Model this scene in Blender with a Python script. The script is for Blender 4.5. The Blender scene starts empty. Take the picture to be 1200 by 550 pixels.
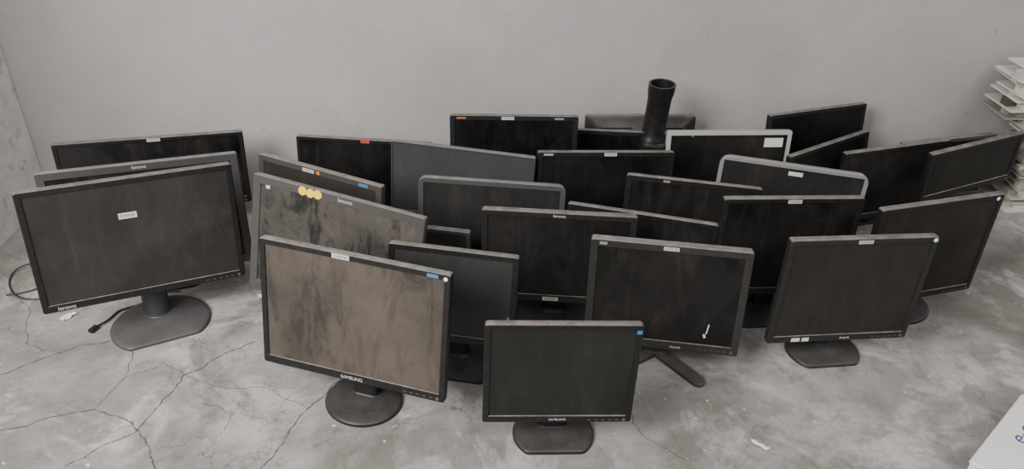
import bpy, bmesh, math, random
from mathutils import Matrix, Vector
rad=math.radians
random.seed(4)
scene=bpy.context.scene
# ------------------------------------------------------------ materials
def newmat(name):
    m=bpy.data.materials.new(name);m.use_nodes=True
    nt=m.node_tree;b=nt.nodes['Principled BSDF'];return m,nt,b
def N(nt,t,**k):
    n=nt.nodes.new(t)
    for a,v in k.items(): setattr(n,a,v)
    return n
def noise(nt,vec,scale,detail=4,rough=.55,dist=0):
    n=N(nt,'ShaderNodeTexNoise');n.inputs['Scale'].default_value=scale;n.inputs['Detail'].default_value=detail
    n.inputs['Roughness'].default_value=rough;n.inputs['Distortion'].default_value=dist
    nt.links.new(vec,n.inputs['Vector']);return n.outputs['Fac']
def ramp(nt,fac,a,b,ca=0,cb=1):
    n=N(nt,'ShaderNodeMapRange');n.inputs[1].default_value=a;n.inputs[2].default_value=b
    n.inputs[3].default_value=ca;n.inputs[4].default_value=cb;nt.links.new(fac,n.inputs[0]);return n.outputs[0]
def mix(nt,fac,a,b):
    n=N(nt,'ShaderNodeMix',data_type='RGBA')
    for s,v in ((n.inputs[0],fac),(n.inputs[6],a),(n.inputs[7],b)):
        if isinstance(v,(int,float)): s.default_value=v
        elif isinstance(v,tuple): s.default_value=(*v,1)
        else: nt.links.new(v,s)
    return n.outputs[2]
def math_(nt,op,a,b=None):
    n=N(nt,'ShaderNodeMath',operation=op)
    for s,v in ((n.inputs[0],a),(n.inputs[1],b)):
        if v is None: continue
        if isinstance(v,(int,float)): s.default_value=v
        else: nt.links.new(v,s)
    return n.outputs[0]
cache={}
def plastic(col,ro=.42,dust=.55,spot=.05):
    k=('p',col,ro,dust,spot)
    if k in cache: return cache[k]
    m,nt,b=newmat('dusty_plastic')
    g=N(nt,'ShaderNodeNewGeometry');tc=N(nt,'ShaderNodeTexCoord')
    sx=N(nt,'ShaderNodeSeparateXYZ');nt.links.new(g.outputs['Normal'],sx.inputs[0])
    up=ramp(nt,sx.outputs[2],.35,.95,0,dust)
    nz=ramp(nt,noise(nt,tc.outputs['Object'],22,6,.7),.3,.65,.35,1)
    nz2=ramp(nt,noise(nt,tc.outputs['Object'],60,4,.7),.5,.8,0,spot)
    f=math_(nt,'ADD',math_(nt,'MULTIPLY',up,nz),nz2)
    c=mix(nt,f,col,(.25,.23,.215))
    nt.links.new(c,b.inputs['Base Color']);b.inputs['Roughness'].default_value=ro
    b.inputs['Specular IOR Level'].default_value=.3
    cache[k]=m;return m
def screenmat(col,dcol,amt,ro=.4,seed=0,spec=.2,streak=.6):
    m,nt,b=newmat('matte_screen')
    tc=N(nt,'ShaderNodeTexCoord');mp=N(nt,'ShaderNodeMapping');mp.inputs['Location'].default_value=(seed*3.1,seed*1.7,0)
    nt.links.new(tc.outputs['Object'],mp.inputs[0])
    v=mp.outputs[0]
    m2=N(nt,'ShaderNodeMapping');m2.inputs['Scale'].default_value=(1,1,.28);m2.inputs['Rotation'].default_value=(0,rad(12+seed*7%25),0);nt.links.new(v,m2.inputs[0])
    n1=ramp(nt,noise(nt,v,5,5,.6,.4),.35,.7);n2=ramp(nt,noise(nt,v,38,5,.75),.58,.78,0,.6)
    n3=ramp(nt,noise(nt,m2.outputs[0],16,6,.7,1.2),.50,.68,0,streak)
    n4=ramp(nt,noise(nt,v,130,3,.6),.68,.74,0,.8)
    f=math_(nt,'MULTIPLY',math_(nt,'ADD',math_(nt,'ADD',math_(nt,'ADD',n1,n2),n3),n4),amt)
    c=mix(nt,math_(nt,'MINIMUM',f,1.0),col,dcol);nt.links.new(c,b.inputs['Base Color'])
    nt.links.new(ramp(nt,math_(nt,'ADD',n1,n3),0,1.4,ro-.05,ro+.2),b.inputs['Roughness'])
    b.inputs['Specular IOR Level'].default_value=spec
    return m
def flat(col,ro=.6,name='paint'):
    k=('f',col,ro,name)
    if k in cache: return cache[k]
    m,nt,b=newmat(name);tc=N(nt,'ShaderNodeTexCoord')
    n=ramp(nt,noise(nt,tc.outputs['Object'],80,3),.3,.7,0,.15)
    nt.links.new(mix(nt,n,col,tuple(c*.7 for c in col)),b.inputs['Base Color']);b.inputs['Roughness'].default_value=ro
    cache[k]=m;return m
def labelmat():
    if 'lab' in cache: return cache['lab']
    m,nt,b=newmat('barcode_label');tc=N(nt,'ShaderNodeTexCoord')
    sx=N(nt,'ShaderNodeSeparateXYZ');nt.links.new(tc.outputs['Object'],sx.inputs[0])
    w=N(nt,'ShaderNodeTexNoise');w.noise_dimensions='1D';w.inputs['Scale'].default_value=700;nt.links.new(sx.outputs[0],w.inputs['W'])
    bars=ramp(nt,w.outputs['Fac'],.48,.52)
    inz=math_(nt,'LESS_THAN',math_(nt,'ABSOLUTE',sx.outputs[2]),.0035)
    inx=math_(nt,'LESS_THAN',math_(nt,'ABSOLUTE',sx.outputs[0]),.018)
    f=math_(nt,'MULTIPLY',math_(nt,'MULTIPLY',bars,inz),inx)
    nt.links.new(mix(nt,f,(.50,.49,.46),(.07,.07,.07)),b.inputs['Base Color']);b.inputs['Roughness'].default_value=.5
    cache['lab']=m;return m
# ------------------------------------------------------------ mesh helpers
def link(o,parent=None,mw=None):
    scene.collection.objects.link(o)
    if parent is not None: o.parent=parent
    if mw is not None: o.matrix_local=mw
    return o
def smooth(me,ang=35):
    for p in me.polygons: p.use_smooth=True
    bm=bmesh.new();bm.from_mesh(me);bmesh.ops.recalc_face_normals(bm,faces=bm.faces)
    for e in bm.edges:
        e.smooth = not(len(e.link_faces)==2 and e.calc_face_angle(0)>rad(ang))
    bm.to_mesh(me);bm.free()
def loft(name,loops,mat,cap0=True,cap1=True,parent=None,mw=None,ang=35):
    V=[];F=[];n=len(loops[0])
    for L in loops: V+=[tuple(p) for p in L]
    for i in range(len(loops)-1):
        for j in range(n):
            a=i*n+j;b=i*n+(j+1)%n;F.append((a,b,b+n,a+n))
    if cap0: F.append(tuple(range(n-1,-1,-1)))
    if cap1: F.append(tuple(range((len(loops)-1)*n,len(loops)*n)))
    me=bpy.data.meshes.new(name);me.from_pydata(V,[],F);smooth(me,ang);me.materials.append(mat)
    return link(bpy.data.objects.new(name,me),parent,mw)
def rr(w,h,r,n=5):
    P=[];r=max(min(r,w/2-1e-4,h/2-1e-4),1e-4)
    for cx,cy,a0 in ((w/2-r,h/2-r,0),(-w/2+r,h/2-r,90),(-w/2+r,-h/2+r,180),(w/2-r,-h/2+r,270)):
        for i in range(n+1):
            a=rad(a0+90*i/n);P.append((cx+r*math.cos(a),cy+r*math.sin(a)))
    return P
def box(name,sx,sy,sz,mat,parent=None,mw=None,bev=.0):
    bm=bmesh.new();bmesh.ops.create_cube(bm,size=1)
    for v in bm.verts: v.co=(v.co.x*sx,v.co.y*sy,v.co.z*sz)
    if bev: bmesh.ops.bevel(bm,geom=bm.edges[:],offset=bev,segments=2,affect='EDGES')
    me=bpy.data.meshes.new(name);bm.to_mesh(me);bm.free();me.materials.append(mat)
    return link(bpy.data.objects.new(name,me),parent,mw)
def disc(name,r,t,mat,parent,mw):
    L=[[(r*math.cos(a),0,r*math.sin(a)) for a in [2*math.pi*i/20 for i in range(20)]],
       [(r*math.cos(a),-t,r*math.sin(a)) for a in [2*math.pi*i/20 for i in range(20)]]]
    return loft(name,L,mat,True,True,parent,mw)
def T(x,y,z): return Matrix.Translation((x,y,z))
# ------------------------------------------------------------ monitor
def monitor(P,col=(.009,.009,.0092),bw=.016,bb=.022,rc=.006,scr=(.006,.006,.0063),dust=(.048,.044,.040),amt=.26,sro=.35,spec=.15,streak=.7,
            th=.026,bulge=.03,stand='rect',scol=None,yb=.055,rb=.1,stickers=(),logo=None,logos=.011,logopos=(.5,.011),
            buttons=True,neck='flat',seed=0,ro=.42,nstand=0.0,fdust=.85):
    X,Y,yaw,tilt,roll,W,H,h0=P;X/=1000;Y/=1000;W/=1000;H/=1000;h0/=1000
    root=bpy.data.objects.new('lcd_monitor',None);root.empty_display_size=.1
    link(root);root.location=(X,Y,0);root.rotation_euler=(0,0,rad(yaw))
    PM=T(0,0,h0)@Matrix.Rotation(-rad(tilt),4,'X')@T(0,0,H/2)@Matrix.Rotation(rad(roll),4,'Y')@T(0,0,-H/2)
    pm=plastic(col,ro,fdust)
    def L(w,h,r,y,cz): return [(a,y,b+cz) for a,b in rr(w,h,r)]
    iw=W-2*bw;ih=H-bw-bb;ic=bb+ih/2
    loops=[L(iw-.002,ih-.002,.001,.0035,ic),L(iw,ih,.0015,.0,ic),L(W-.004,H-.004,rc,0,H/2),L(W,H,rc+.001,.002,H/2),
           L(W,H,rc+.001,.010,H/2),L(W-.0015,H-.0015,rc,.0105,H/2),L(W-.0015,H-.0015,rc,.0118,H/2),L(W,H,rc+.001,.0122,H/2),
           L(W-.002,H-.002,rc+.001,th-.004,H/2),L(W-.012,H-.012,rc+.003,th,H/2),
           L(W*.8,H*.72,.02,th+.006,H*.48),L(W*.72,H*.62,.02,th+bulge,H*.48),L(W*.68,H*.57,.02,th+bulge+.003,H*.48)]
    loft('housing',loops,pm,False,True,root,PM,28)
    sm=screenmat(scr,dust,amt,sro,seed,spec,streak)
    loft('screen',[L(iw-.001,ih-.001,.001,.0030,ic),L(iw-.001,ih-.001,.001,.0036,ic)],sm,True,True,root,PM)
    box('rear_mount',.11,.012,.11,plastic((.03,.03,.03)),root,PM@T(0,th+bulge+.008,H*.45),.003)
    if buttons:
        for i in range(5):
            box('button_%d'%(i+1),.010,.002,.0035,plastic((.05,.05,.052),.4,.1),root,PM@T(W*.5-.035-i*.017,-.0006,bb*.45),.0006)
        disc('power_button',.0045,.002,plastic((.07,.07,.075),.3,.1),root,PM@T(W*.5-.018,0,bb*.45))
    for i,s in enumerate(stickers):
        u,v,w,h,c=s[:5];rz=s[5] if len(s)>5 else 0
        yy_=-.0004 if (v>1-bw/H or v<bb/H or u<bw/W or u>1-bw/W) else .0027
        Q=PM@T((u-.5)*W,yy_,v*H)@Matrix.Rotation(rad(rz),4,'Y')
        if c=='bar': box('barcode_label_%d'%(i+1),w,.0006,h,labelmat(),root,Q)
        elif c=='dotw' or c=='doty':
            cc={'doty':(.85,.60,.02),'dotw':(.7,.7,.68)}[c]
            disc('round_sticker_%d'%(i+1),w/2,.0006+.0002*i,flat(cc,.5,'sticker'),root,Q@T(0,.0003,0))
        else: box('sticker_%d'%(i+1),w,.0006,h,flat(c,.5,'sticker'),root,Q)
    if logo:
        cu=bpy.data.curves.new('logo','FONT');cu.body=logo;cu.size=logos;cu.align_x='CENTER';cu.align_y='CENTER';cu.extrude=.0002
        cu.materials.append(flat((.45,.45,.45),.4,'logo_print'))
        link(bpy.data.objects.new('logo',cu),root,PM@T((logopos[0]-.5)*W,-.0006,logopos[1]*H if logopos[1]>.5 else logopos[1])@Matrix.Rotation(math.pi/2,4,'X'))
    sp=plastic(scol or (.012,.012,.0125),.4,.16,.03)
    hv=min(.12,H*.42)
    hp=PM@Vector((0,th+bulge+.012,hv))
    ny=yb+nstand
    if neck=='round':
        nr=.036
        def C(r,y,z): return [(r*math.cos(a),y+r*math.sin(a),z) for a in [2*math.pi*i/28 for i in range(28)]]
        yy=max(ny,hp.y)
        loft('neck',[C(nr*1.25,yy+.02,.012),C(nr*1.05,yy+.02,.02),C(nr,yy+.02,.035),C(nr,yy+.02,hp.z+.01),C(nr*.9,yy+.02,hp.z+.02)],sp,True,True,root)
        box('hinge',.05,.05,.04,sp,root,T(0,yy+.0,hp.z-.005),.004)
    else:
        nw=.062 if neck=='flat' else .04
        def S(w,d,y,z): return [(a,y+b,z) for a,b in rr(w,d,min(w,d)*.35)]
        y1=hp.y+.016
        loft('neck',[S(nw*1.35,.055,ny+.02,.010),S(nw*1.1,.04,ny+.025,.02),S(nw,.028,(ny+.025+y1)/2,(hp.z+.02)/2),S(nw*.95,.026,y1,hp.z),S(nw*.9,.02,y1,hp.z+.02)],sp,True,True,root)
        box('hinge',nw*.8,.036,.035,sp,root,T(0,hp.y+.0,hp.z),.004)
    if stand in('disc','cut'):
        def C(r,z):
            P=[]
            for i in range(56):
                a=2*math.pi*i/56;x=r*1.08*math.cos(a);y=r*.98*math.sin(a)
                if stand=='cut': y=max(y,-r*.72)
                P.append((x,yb+y,z))
            return P
        loft('base',[C(rb,0),C(rb*1.0,.006),C(rb*.975,.0095),C(rb*.9,.0115),C(rb*.5,.015),C(rb*.35,.018)],sp,True,True,root,None,50)
    elif stand=='vfoot':
        for sg in(-1,1):
            a=Vector((0,yb+.02));b=Vector((sg*.118,-.036));d=(b-a);n=Vector((-d.y,d.x)).normalized();d.normalize()
            pts=[];w=.02
            for i in range(9):
                t=math.pi*(-.5+i/8);pts.append(b+d*w*math.cos(t)+n*w*math.sin(t)*sg)
            for i in range(9):
                t=math.pi*(.5+i/8);pts.append(a+d*w*math.cos(t)+n*w*math.sin(t)*sg)
            def lp(z,s): 
                c=(a+b)/2;return [((c+(p-c)*s).x,(c+(p-c)*s).y,z) for p in pts]
            loft('foot_%s'%('left' if sg<0 else 'right'),[lp(0,1),lp(.008,1),lp(.012,.96)],sp,True,True,root)
    else:
        bwid,bd=(.2,.10) if stand=='rect' else (.22,.17)
        def S2(s,z): return [(a,yb+.03*(stand=='rect')+b,z) for a,b in rr(bwid*s,bd*s,.035*s)]
        loft('base',[S2(1,0),S2(1,.006),S2(.97,.010),S2(.6,.013)],sp,True,True,root)
    return root
WL=(.58,.57,.54)
lab=lambda u=.5,v=.965,w=.040,h=.010:(u,v,w,h,'bar')
BLUE=(.04,.16,.28);RED=(.40,.05,.03)
D=dict
MON=[
 ((-993,1781,28.4,5.6,3.1,521,351,147),D(bw=.015,bb=.021,scr=(.021,.019,.0185),dust=(.060,.054,.050),amt=.32,spec=.22,stand='cut',rb=.128,neck='round',scol=(.045,.045,.048),stickers=[(.47,.70,.045,.017,'bar')],logo='lenovo',logopos=(.11,.010),logos=.016,seed=1,yb=.052)),
 ((-1044,1950,18.9,8.7,.2,532,350,92),D(col=(.045,.044,.044),bw=.022,logo='lenovo',logopos=(.5,.968),logos=.014,seed=2)),
 ((-1172,2304,17.3,4,1.3,572,259,94),D(bw=.013,scr=(.004,.004,.005),amt=.25,sro=.2,spec=.35,stickers=[lab(.52,.97)],seed=3)),
 ((-506,2382,-1.6,6.7,.6,453,278,51),D(bw=.012,scr=(.004,.004,.0045),stickers=[(.51,.975,.030,.011,RED)],seed=4)),
 ((-589,2012,-23.4,8.9,.2,430,323,87),D(col=(.05,.044,.039),bw=.018,scr=(.024,.021,.018),stickers=[lab(.42),(.86,.965,.03,.010,BLUE),(.50,.965,.01,.01,(.6,.2,.03))],seed=5,fdust=.9)),
 ((-503,1778,-18.5,13.8,2.4,520,347,107),D(col=(.055,.052,.048),bw=.024,bb=.03,scr=(.080,.072,.063),dust=(.012,.0115,.011),amt=.85,sro=.38,streak=1.1,spec=.25,stickers=[(.300,.962,.025,.02,'doty'),(.347,.958,.025,.02,'doty'),(.39,.962,.025,.02,'doty'),(.09,.93,.012,.02,WL)],logo='lenovo',logopos=(.55,.965),logos=.016,seed=6,fdust=.8)),
 ((-389,1490,-15.5,10.6,-.2,493,348,119),D(bw=.015,bb=.022,scr=(.086,.070,.057),dust=(.028,.025,.022),amt=.72,sro=.34,streak=.9,spec=.3,stand='disc',rb=.095,stickers=[lab(.44,.975,.045,.012),(.91,.972,.028,.009,BLUE),(.975,.965,.01,.01,'dotw')],logo='SAMSUNG',logopos=(.5,.010),logos=.013,seed=7,fdust=1)),
 ((-173,2261,-8.8,7.3,.9,470,247,124),D(col=(.042,.042,.043),bw=.006,bb=.008,scr=(.040,.040,.042),dust=(.06,.059,.058),buttons=False,seed=8)),
 ((-68,2025,-3.8,9,0,438,299,84),D(col=(.048,.049,.051),bw=.016,rc=.022,scr=(.013,.013,.0133),seed=9)),
 ((-270,1930,-8,6,0,300,210,80),D(col=(.035,.035,.037),bw=.012,scr=(.018,.018,.019),seed=40)),
 ((-155,1661,-7.7,9,.4,342,274,112),D(bw=.015,scr=(.025,.0255,.0265),dust=(.055,.053,.05),stand='wide',stickers=[(.95,.33,.010,.014,BLUE)],seed=10)),
 ((129,1876,-2.9,3.2,-.6,430,295,94),D(bw=.017,scr=(.010,.0095,.0098),stand='wide',stickers=[(.47,.035,.045,.012,'bar')],logo='lenovo',logopos=(.5,.968),logos=.013,seed=11,col=(.016,.0155,.0155))),
 ((414,1710,-7.8,7.7,-1.2,421,318,73),D(col=(.022,.021,.020),bw=.02,bb=.026,scr=(.007,.0067,.0066),stand='vfoot',th=.034,stickers=[lab(.5,.968),(.08,.968,.02,.008,(.2,.2,.2)),(.79,.24,.003,.03,WL,8),(.775,.17,.006,.012,WL,-15)],logo='PHILIPS',logopos=(.6,.010),logos=.009,seed=12,scol=(.035,.034,.033),fdust=.95)),
 ((922,1756,8.2,2.9,1.1,413,332,86),D(col=(.015,.0145,.014),bw=.016,bb=.022,scr=(.016,.0146,.0125),stand='cut',rb=.098,neck='thin',stickers=[lab(.5,.97),(.975,.97,.012,.01,'dotw'),(.2,.03,.025,.012,WL),(.27,.03,.02,.012,WL)],logo='PHILIPS',logopos=(.55,.010),logos=.009,seed=13,scol=(.022,.022,.022),fdust=.9)),
 ((126,1397,3.6,2.7,.6,361,294,98),D(bw=.014,bb=.02,scr=(.014,.0155,.0142),dust=(.036,.038,.034),stand='cut',rb=.096,th=.022,stickers=[(.975,.93,.012,.010,BLUE)],logo='SAMSUNG',logopos=(.5,.010),logos=.009,seed=14)),
 ((791,1940,5.7,4.9,.6,408,316,104),D(bw=.015,scr=(.005,.005,.005),stand='wide',stickers=[lab(.5,.968,.04,.011)],seed=15,fdust=.95)),
 ((533,2083,-9.1,9.1,0,404,294,81),D(bw=.017,scr=(.005,.005,.005),stickers=[(.3,.968,.02,.006,(.2,.2,.2))],seed=16,fdust=1)),
 ((365,1960,-12.6,8.2,0,438,254,81),D(bw=.016,seed=17,fdust=1)),
 ((897,2305,-12.8,4.7,.4,466,217,120),D(col=(.20,.20,.205),bw=.013,bb=.02,rc=.03,scr=(.018,.0175,.017),sro=.2,spec=.4,stickers=[(.52,.86,.045,.014,WL)],seed=18,ro=.3)),
 ((729,2450,5.2,8,-.1,432,300,72),D(col=(.34,.34,.335),bw=.014,bb=.02,scr=(.005,.005,.005),stickers=[(.86,.86,.065,.032,WL)],logo='15',logopos=(.2,.95),logos=.01,seed=19,ro=.35)),
 ((294,2250,4.6,9.1,.1,440,296,82),D(bw=.016,scr=(.004,.004,.0045),amt=.18,stickers=[lab(.53,.97),(.08,.97,.03,.006,(.3,.3,.3))],seed=20)),
 ((-3,2357,1.8,8.2,-.6,418,341,100),D(bw=.016,scr=(.003,.003,.004),amt=.18,stickers=[lab(.45,.973),(.09,.973,.03,.006,(.30,.12,.04)),(.85,.973,.03,.006,(.1,.2,.3))],seed=21)),
 ((300,2452,-1.3,9.2,-.2,423,291,64),D(bw=.015,scr=(.003,.003,.004),amt=.15,seed=22)),
 ((1079,2598,19,7.9,-.5,400,320,79),D(bw=.014,scr=(.004,.004,.0045),amt=.15,seed=23)),
 ((1103,2476,31.6,8.2,-1.5,388,269,64),D(bw=.014,scr=(.004,.004,.0045),amt=.15,seed=24)),
 ((1322,2494,18,3.3,-.3,432,272,54),D(bw=.014,seed=25,fdust=.95)),
 ((1598,2521,25,1.5,-.8,441,187,154),D(bw=.014,scr=(.010,.0095,.0085),seed=26,fdust=1)),
 ((1584,2655,15.6,4.8,-.2,400,252,33),D(bw=.014,col=(.06,.052,.045),seed=27,fdust=1)),
 ((1232,1988,18.3,2.4,1,430,337,68),D(bw=.016,scr=(.012,.011,.0095),stand='disc',rb=.095,seed=28,stickers=[(.95,.96,.012,.01,'dotw')],fdust=.95)),
]
for p,k in MON: monitor(p,**k)
def tube_monitor():
    root=bpy.data.objects.new('lcd_monitor',None);link(root);root.location=(.444,2.565,0);root.rotation_euler=(0,0,rad(4.4))
    W,H=.391,.33
    PM=T(0,0,.03)@Matrix.Rotation(-rad(9),4,'X')
    def L(w,h,r,y,cz): return [(a,y,b+cz) for a,b in rr(w,h,r)]
    pm=plastic((.018,.017,.016),.55,.95)
    loft('housing',[L(W,H,.01,.03,H/2),L(W,H,.01,.005,H/2),L(W-.02,H-.02,.01,0,H/2),L(W*.78,H*.7,.02,-.006,H/2),L(W*.7,H*.62,.02,-.02,H/2)],pm,True,True,root,PM)
    loft('screen',[L(W-.03,H-.03,.001,.0305,H/2),L(W-.03,H-.03,.001,.032,H/2)],screenmat((.01,.01,.01),(.05,.05,.05),.3),True,True,root,PM)
    for i in range(7): box('vent_%d'%(i+1),.12,.003,.004,flat((.004,.004,.004)),root,PM@T(-.09+.18*(i%2),-.0055,H*.87-.008*(i//2)))
    tx=.018
    def C(r,z,y=-.055): return [(tx+r*math.cos(a)+(z-.3)*.05,y+r*math.sin(a),z) for a in [2*math.pi*i/36 for i in range(36)]]
    z0=.30;z1=.522
    loft('stand_column',[C(.050,z0-.02),C(.050,z0+.02),C(.044,z0+.035),C(.038,z0+.05),C(.040,z1-.05),C(.044,z1-.03),C(.045,z1),C(.038,z1),C(.033,z1-.06),C(.033,z0+.02)],plastic((.008,.008,.008),.4,.2),True,True,root)
    box('mount_block',.10,.075,.06,plastic((.011,.011,.011),.5,.4),root,T(tx,-.02,z0-.02),.008)
    box('swivel_tab',.07,.02,.035,plastic((.010,.010,.010),.5,.5),root,T(tx,-.10,z0+.005),.004)
tube_monitor()
# ------------------------------------------------------------ room
def plane_mesh(name,V,F,mat):
    me=bpy.data.meshes.new(name);me.from_pydata(V,[],F);me.materials.append(mat);return link(bpy.data.objects.new(name,me))
def prism(name,foot,z0,z1,mat):
    n=len(foot);V=[(x,y,z0) for x,y in foot]+[(x,y,z1) for x,y in foot]
    F=[(i,(i+1)%n,(i+1)%n+n,i+n) for i in range(n)]+[tuple(range(n-1,-1,-1)),tuple(range(n,2*n))]
    return plane_mesh(name,V,F,mat)
m,nt,b=newmat('cracked_concrete');tc=N(nt,'ShaderNodeTexCoord');v=tc.outputs['Object']
n1=noise(nt,v,1.6,6,.6,.3);n2=noise(nt,v,7,6,.65,.5);n3=noise(nt,v,90,4,.7)
c=mix(nt,ramp(nt,n1,.40,.60),(.18,.168,.154),(.37,.357,.338))
c=mix(nt,ramp(nt,n2,.42,.64,0,.7),c,(.155,.142,.129))
c=mix(nt,ramp(nt,noise(nt,v,3.3,8,.7,.8),.52,.64,0,.65),c,(.53,.515,.49))
c=mix(nt,ramp(nt,noise(nt,v,2.3,7,.7,1.2),.52,.64,0,.7),c,(.115,.103,.091))
c=mix(nt,ramp(nt,noise(nt,v,11,7,.75,.8),.54,.68,0,.5),c,(.09,.08,.07))
c=mix(nt,ramp(nt,n3,.55,.75,0,.4),c,(.12,.11,.10))
sp=ramp(nt,noise(nt,v,45,3,.5),.69,.74,0,.65);c=mix(nt,sp,c,(.68,.67,.64))
wn=noise(nt,v,4,5,.6);sv=N(nt,'ShaderNodeVectorMath',operation='ADD');cx=N(nt,'ShaderNodeCombineXYZ')
k=ramp(nt,wn,0,1,-.16,.16);nt.links.new(k,cx.inputs[0]);nt.links.new(ramp(nt,noise(nt,v,5.3,5,.6),0,1,-.16,.16),cx.inputs[1])
nt.links.new(v,sv.inputs[0]);nt.links.new(cx.outputs[0],sv.inputs[1])
def crack(scale,width,lo,hi,src):
    vo=N(nt,'ShaderNodeTexVoronoi',feature='DISTANCE_TO_EDGE');vo.inputs['Scale'].default_value=scale;nt.links.new(src,vo.inputs['Vector'])
    ln=ramp(nt,vo.outputs['Distance'],0,width,1,0)
    mk=ramp(nt,noise(nt,v,2.4,3),lo,hi)
    return math_(nt,'MULTIPLY',ln,mk)
sx=N(nt,'ShaderNodeSeparateXYZ');nt.links.new(v,sx.inputs[0])
left=ramp(nt,sx.outputs[0],-.35,.5,1,.15)
cr=math_(nt,'MULTIPLY',math_(nt,'ADD',crack(2.6,.006,.5,.6,sv.outputs[0]),math_(nt,'MULTIPLY',crack(5.5,.009,.48,.56,sv.outputs[0]),.7)),left)
c=mix(nt,math_(nt,'MULTIPLY',math_(nt,'MINIMUM',cr,1.0),.65),c,(.06,.053,.047))
nt.links.new(c,b.inputs['Base Color']);b.inputs['Roughness'].default_value=.65
bp=N(nt,'ShaderNodeBump');bp.inputs['Strength'].default_value=.25;bp.inputs['Distance'].default_value=.01
hh=math_(nt,'SUBTRACT',math_(nt,'ADD',n2,math_(nt,'MULTIPLY',n3,.3)),cr);nt.links.new(hh,bp.inputs['Height']);nt.links.new(bp.outputs[0],b.inputs['Normal'])
prism('floor',[(-4,-2.5),(4,-2.5),(4,3.4),(-4,3.4)],-.1,0,m)
m,nt,b=newmat('grey_wall_paint');tc=N(nt,'ShaderNodeTexCoord');v=tc.outputs['Object']
c=mix(nt,ramp(nt,noise(nt,v,1.3,5,.6),.35,.65),(.305,.295,.293),(.375,.364,.360))
c=mix(nt,ramp(nt,noise(nt,v,2.6,7,.7,.6),.5,.72,0,.35),c,(.255,.240,.228))
c=mix(nt,ramp(nt,noise(nt,v,14,6,.7),.55,.8,0,.35),c,(.24,.228,.215))
c=mix(nt,ramp(nt,noise(nt,v,40,2,.5),.755,.78,0,.6),c,(.15,.125,.10))
nt.links.new(c,b.inputs['Base Color']);b.inputs['Roughness'].default_value=.7
bp=N(nt,'ShaderNodeBump');bp.inputs['Strength'].default_value=.15;bp.inputs['Distance'].default_value=.01
nt.links.new(noise(nt,v,30,6,.6),bp.inputs['Height']);nt.links.new(bp.outputs[0],b.inputs['Normal'])
prism('wall_back',[(-2.6,2.435),(3.4,2.995),(3.4,3.15),(-2.6,2.6)],0,2.8,m)
m,nt,b=newmat('worn_pale_plaster');tc=N(nt,'ShaderNodeTexCoord');v=tc.outputs['Object']
c=mix(nt,ramp(nt,noise(nt,v,5,6,.65),.4,.65),(.74,.735,.73),(.55,.54,.53))
c=mix(nt,ramp(nt,noise(nt,v,13,6,.7),.54,.66,0,.55),c,(.24,.225,.21))
nt.links.new(c,b.inputs['Base Color']);b.inputs['Roughness'].default_value=.75
prism('wall_left',[(-1.90,1.55),(-1.69,1.55),(-1.69,2.517),(-1.90,2.497)],0,2.8,m)
# ------------------------------------------------------------ cracks in the slab surface
def jag(P,it=4,amp=.10):
    P=[Vector(p) for p in P]
    for _ in range(it):
        Q=[P[0]]
        for a,c_ in zip(P,P[1:]):
            d=c_-a;mm=(a+c_)/2+Vector((-d.y,d.x))*random.uniform(-amp,amp);Q+=[mm,c_]
        P=Q
    return P
CR=[[(-1.045,1.29),(-.985,1.36),(-.922,1.413),(-.90,1.52),(-.878,1.616),(-.80,1.70),(-.723,1.765)],
[(-1.45,1.36),(-1.256,1.397),(-1.059,1.479),(-.97,1.45),(-.922,1.413),(-.86,1.34),(-.80,1.25)],
[(-.60,1.22),(-.576,1.319),(-.516,1.506),(-.47,1.60),(-.40,1.72)],[(-1.55,1.55),(-1.362,1.591),(-1.24,1.69),(-1.130,1.743)],
[(-1.059,1.479),(-1.03,1.60),(-.95,1.66),(-.878,1.616)],[(-.516,1.506),(-.62,1.57),(-.74,1.57),(-.878,1.616)],
[(-1.13,1.743),(-1.05,1.70),(-1.03,1.60)],[(-1.55,1.95),(-1.42,1.86),(-1.36,1.72),(-1.24,1.69)],
[(.15,1.78),(.30,1.62),(.33,1.50),(.45,1.38)]]
V=[];F=[]
for ci,P in enumerate(CR):
    Q=jag(P);w0=.0017 if ci<4 else .0010
    for i,p in enumerate(Q):
        d=(Q[min(i+1,len(Q)-1)]-Q[max(i-1,0)]).normalized();n=Vector((-d.y,d.x));w=w0*random.uniform(.3,1.2)*(0.2 if i in(0,len(Q)-1) else 1)
        V+=[(p.x+n.x*w,p.y+n.y*w,.0007),(p.x-n.x*w,p.y-n.y*w,.0007)]
        if i: k=len(V);F.append((k-4,k-3,k-1,k-2))
plane_mesh('floor_cracks',V,F,flat((.075,.067,.06),.9,'crack_dark'))
# ------------------------------------------------------------ small things
def cable(name,pts,r,mat,parent=None):
    cu=bpy.data.curves.new(name,'CURVE');cu.dimensions='3D';cu.bevel_depth=r;cu.bevel_resolution=3
    s=cu.splines.new('NURBS');s.points.add(len(pts)-1)
    for q,p in zip(s.points,pts): q.co=(*p,1)
    s.use_endpoint_u=True;s.order_u=4;cu.resolution_u=10;cu.materials.append(mat)
    return link(bpy.data.objects.new(name,cu),parent)
blk=flat((.015,.015,.015),.5,'rubber')
e=bpy.data.objects.new('power_cable',None);link(e)
cable('cord',[(-1.02,1.98,.003),(-1.2,1.96,.003),(-1.38,1.93,.003),(-1.47,1.90,.003),(-1.55,1.97,.003),(-1.58,2.06,.006),(-1.50,2.08,.03),(-1.42,2.05,.003),(-1.44,1.95,.003),(-1.53,1.93,.003)],.0024,blk,e)
e=bpy.data.objects.new('video_cable',None);link(e)
cable('cord',[(-1.06,1.93,.004),(-1.12,1.90,.004),(-1.18,1.88,.004),(-1.165,1.83,.005),(-1.19,1.80,.008)],.003,blk,e)
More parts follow.
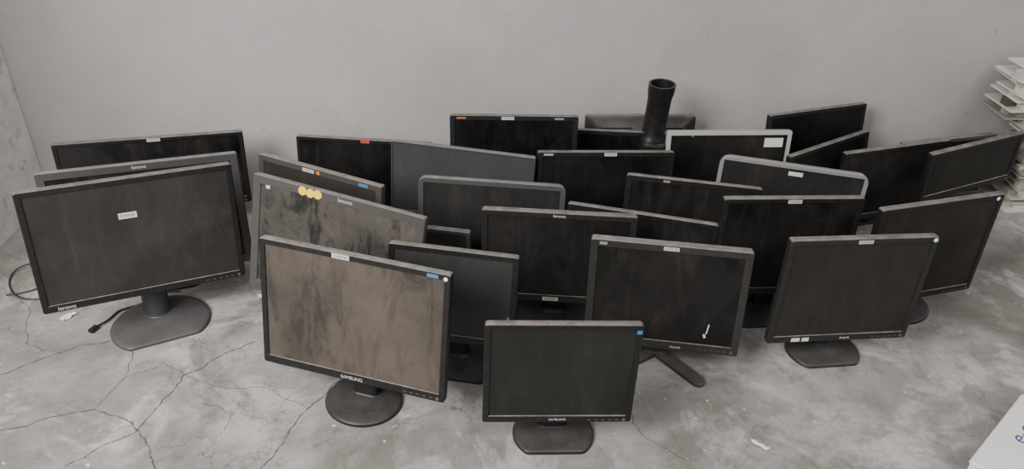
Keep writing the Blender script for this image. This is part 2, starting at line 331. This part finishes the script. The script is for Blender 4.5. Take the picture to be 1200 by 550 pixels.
box('plug',.018,.030,.012,blk,e,T(-1.197,1.785,.0065)@Matrix.Rotation(rad(-20),4,'Z'),.003)
def scrap(name,x,y,s,rot,col):
    bm=bmesh.new();bmesh.ops.create_grid(bm,x_segments=6,y_segments=4,size=.5)
    for v_ in bm.verts:
        v_.co=(v_.co.x*s[0]*(1+.2*random.uniform(-1,1)),v_.co.y*s[1]*(1+.3*random.uniform(-1,1)),.002+random.uniform(0,.006))
    me=bpy.data.meshes.new(name);bm.to_mesh(me);bm.free();me.materials.append(flat(col,.7,'paper'))
    o=link(bpy.data.objects.new(name,me));o.location=(x,y,0);o.rotation_euler=(0,0,rot)
scrap('paper_label',-1.298,1.841,(.045,.018),.9,(.7,.7,.68))
scrap('paper_scrap',.645,1.435,(.045,.012),-.6,(.62,.61,.59))
scrap('paper_scrap',-.76,1.97,(.03,.02),.4,(.7,.7,.68))
e=bpy.data.objects.new('white_carton',None);link(e);e.location=(1.340,1.385,0);e.rotation_euler=(0,0,rad(44))
wc=flat((.74,.74,.74),.5,'white_card')
box('body',.34,.26,.05,wc,e,T(0,0,.025),.006);box('lid',.346,.266,.012,wc,e,T(0,0,.052),.003)
cu=bpy.data.curves.new('print','FONT');cu.body='e-cycle';cu.size=.06;cu.extrude=.0002;cu.materials.append(flat((.06,.09,.2),.5,'ink'))
link(bpy.data.objects.new('print',cu),e,T(-.02,.06,.0583))
e=bpy.data.objects.new('circuit_board_stack',None);link(e)
cols=[(.50,.49,.44),(.36,.36,.31),(.58,.57,.52),(.24,.25,.20),(.42,.38,.32),(.60,.58,.54)]
z=0;i=0
while z<.565:
    t=random.uniform(.016,.036);xo=1.86 if z<.31 else 1.86-.14*min(1,(z-.31)/.05)
    xx=xo+random.uniform(-.02,.03);a=rad(5+random.uniform(-4,4))
    Mx=T(xx+.2,2.745+random.uniform(-.008,.008),z+t/2)@Matrix.Rotation(a,4,'Z')
    box('board_%d'%(i+1),.40,.16,.006,flat(random.choice(cols),.5,'board'),e,Mx@T(0,0,-t/2+.003),.001)
    for j in range(9):
        hh=t-.006
        box('part_%d_%d'%(i+1,j+1),random.uniform(.02,.045),random.uniform(.02,.05),hh,flat(random.choice(cols+[(.06,.06,.055)]),.5,'board'),e,Mx@T(-.178+j*.044,-.05 if j%2 else -.04+.02*random.random(),.003),.001)
    z+=t+.0005;i+=1
# ------------------------------------------------------------ light, world, camera
w=bpy.data.worlds.new('overcast');scene.world=w;w.use_nodes=True;nt=w.node_tree;bg=nt.nodes['Background']
bg.inputs[0].default_value=(.97,.955,.97,1);bg.inputs[1].default_value=.66
def area(name,loc,target,size,power,col):
    ld=bpy.data.lights.new(name,'AREA');ld.shape='RECTANGLE';ld.size=size[0];ld.size_y=size[1];ld.energy=power;ld.color=col
    o=link(bpy.data.objects.new(name,ld));o.location=loc;o.rotation_euler=(Vector(target)-Vector(loc)).to_track_quat('-Z','Y').to_euler()
area('doorway_daylight',(-2.2,-.6,2.6),(-.8,1.7,0),(1.8,1.5),260,(1,.97,.93))
sd=bpy.data.lights.new('hazy_sun','SUN');sd.energy=.95;sd.angle=rad(25);sd.color=(1,.955,.89)
so=link(bpy.data.objects.new('hazy_sun',sd));so.rotation_euler=(Vector((-.35,.75,-1.0))).to_track_quat('-Z','Y').to_euler()
cd=bpy.data.cameras.new('camera');co=link(bpy.data.objects.new('camera',cd));scene.camera=co
cd.sensor_width=36;cd.sensor_fit='HORIZONTAL';cd.lens=950*36/1200;cd.clip_start=.02
co.matrix_world=T(0,0,1.552)@Matrix.Rotation(math.pi/2-rad(33.2),4,'X')@Matrix.Rotation(rad(2.05),4,'Z')
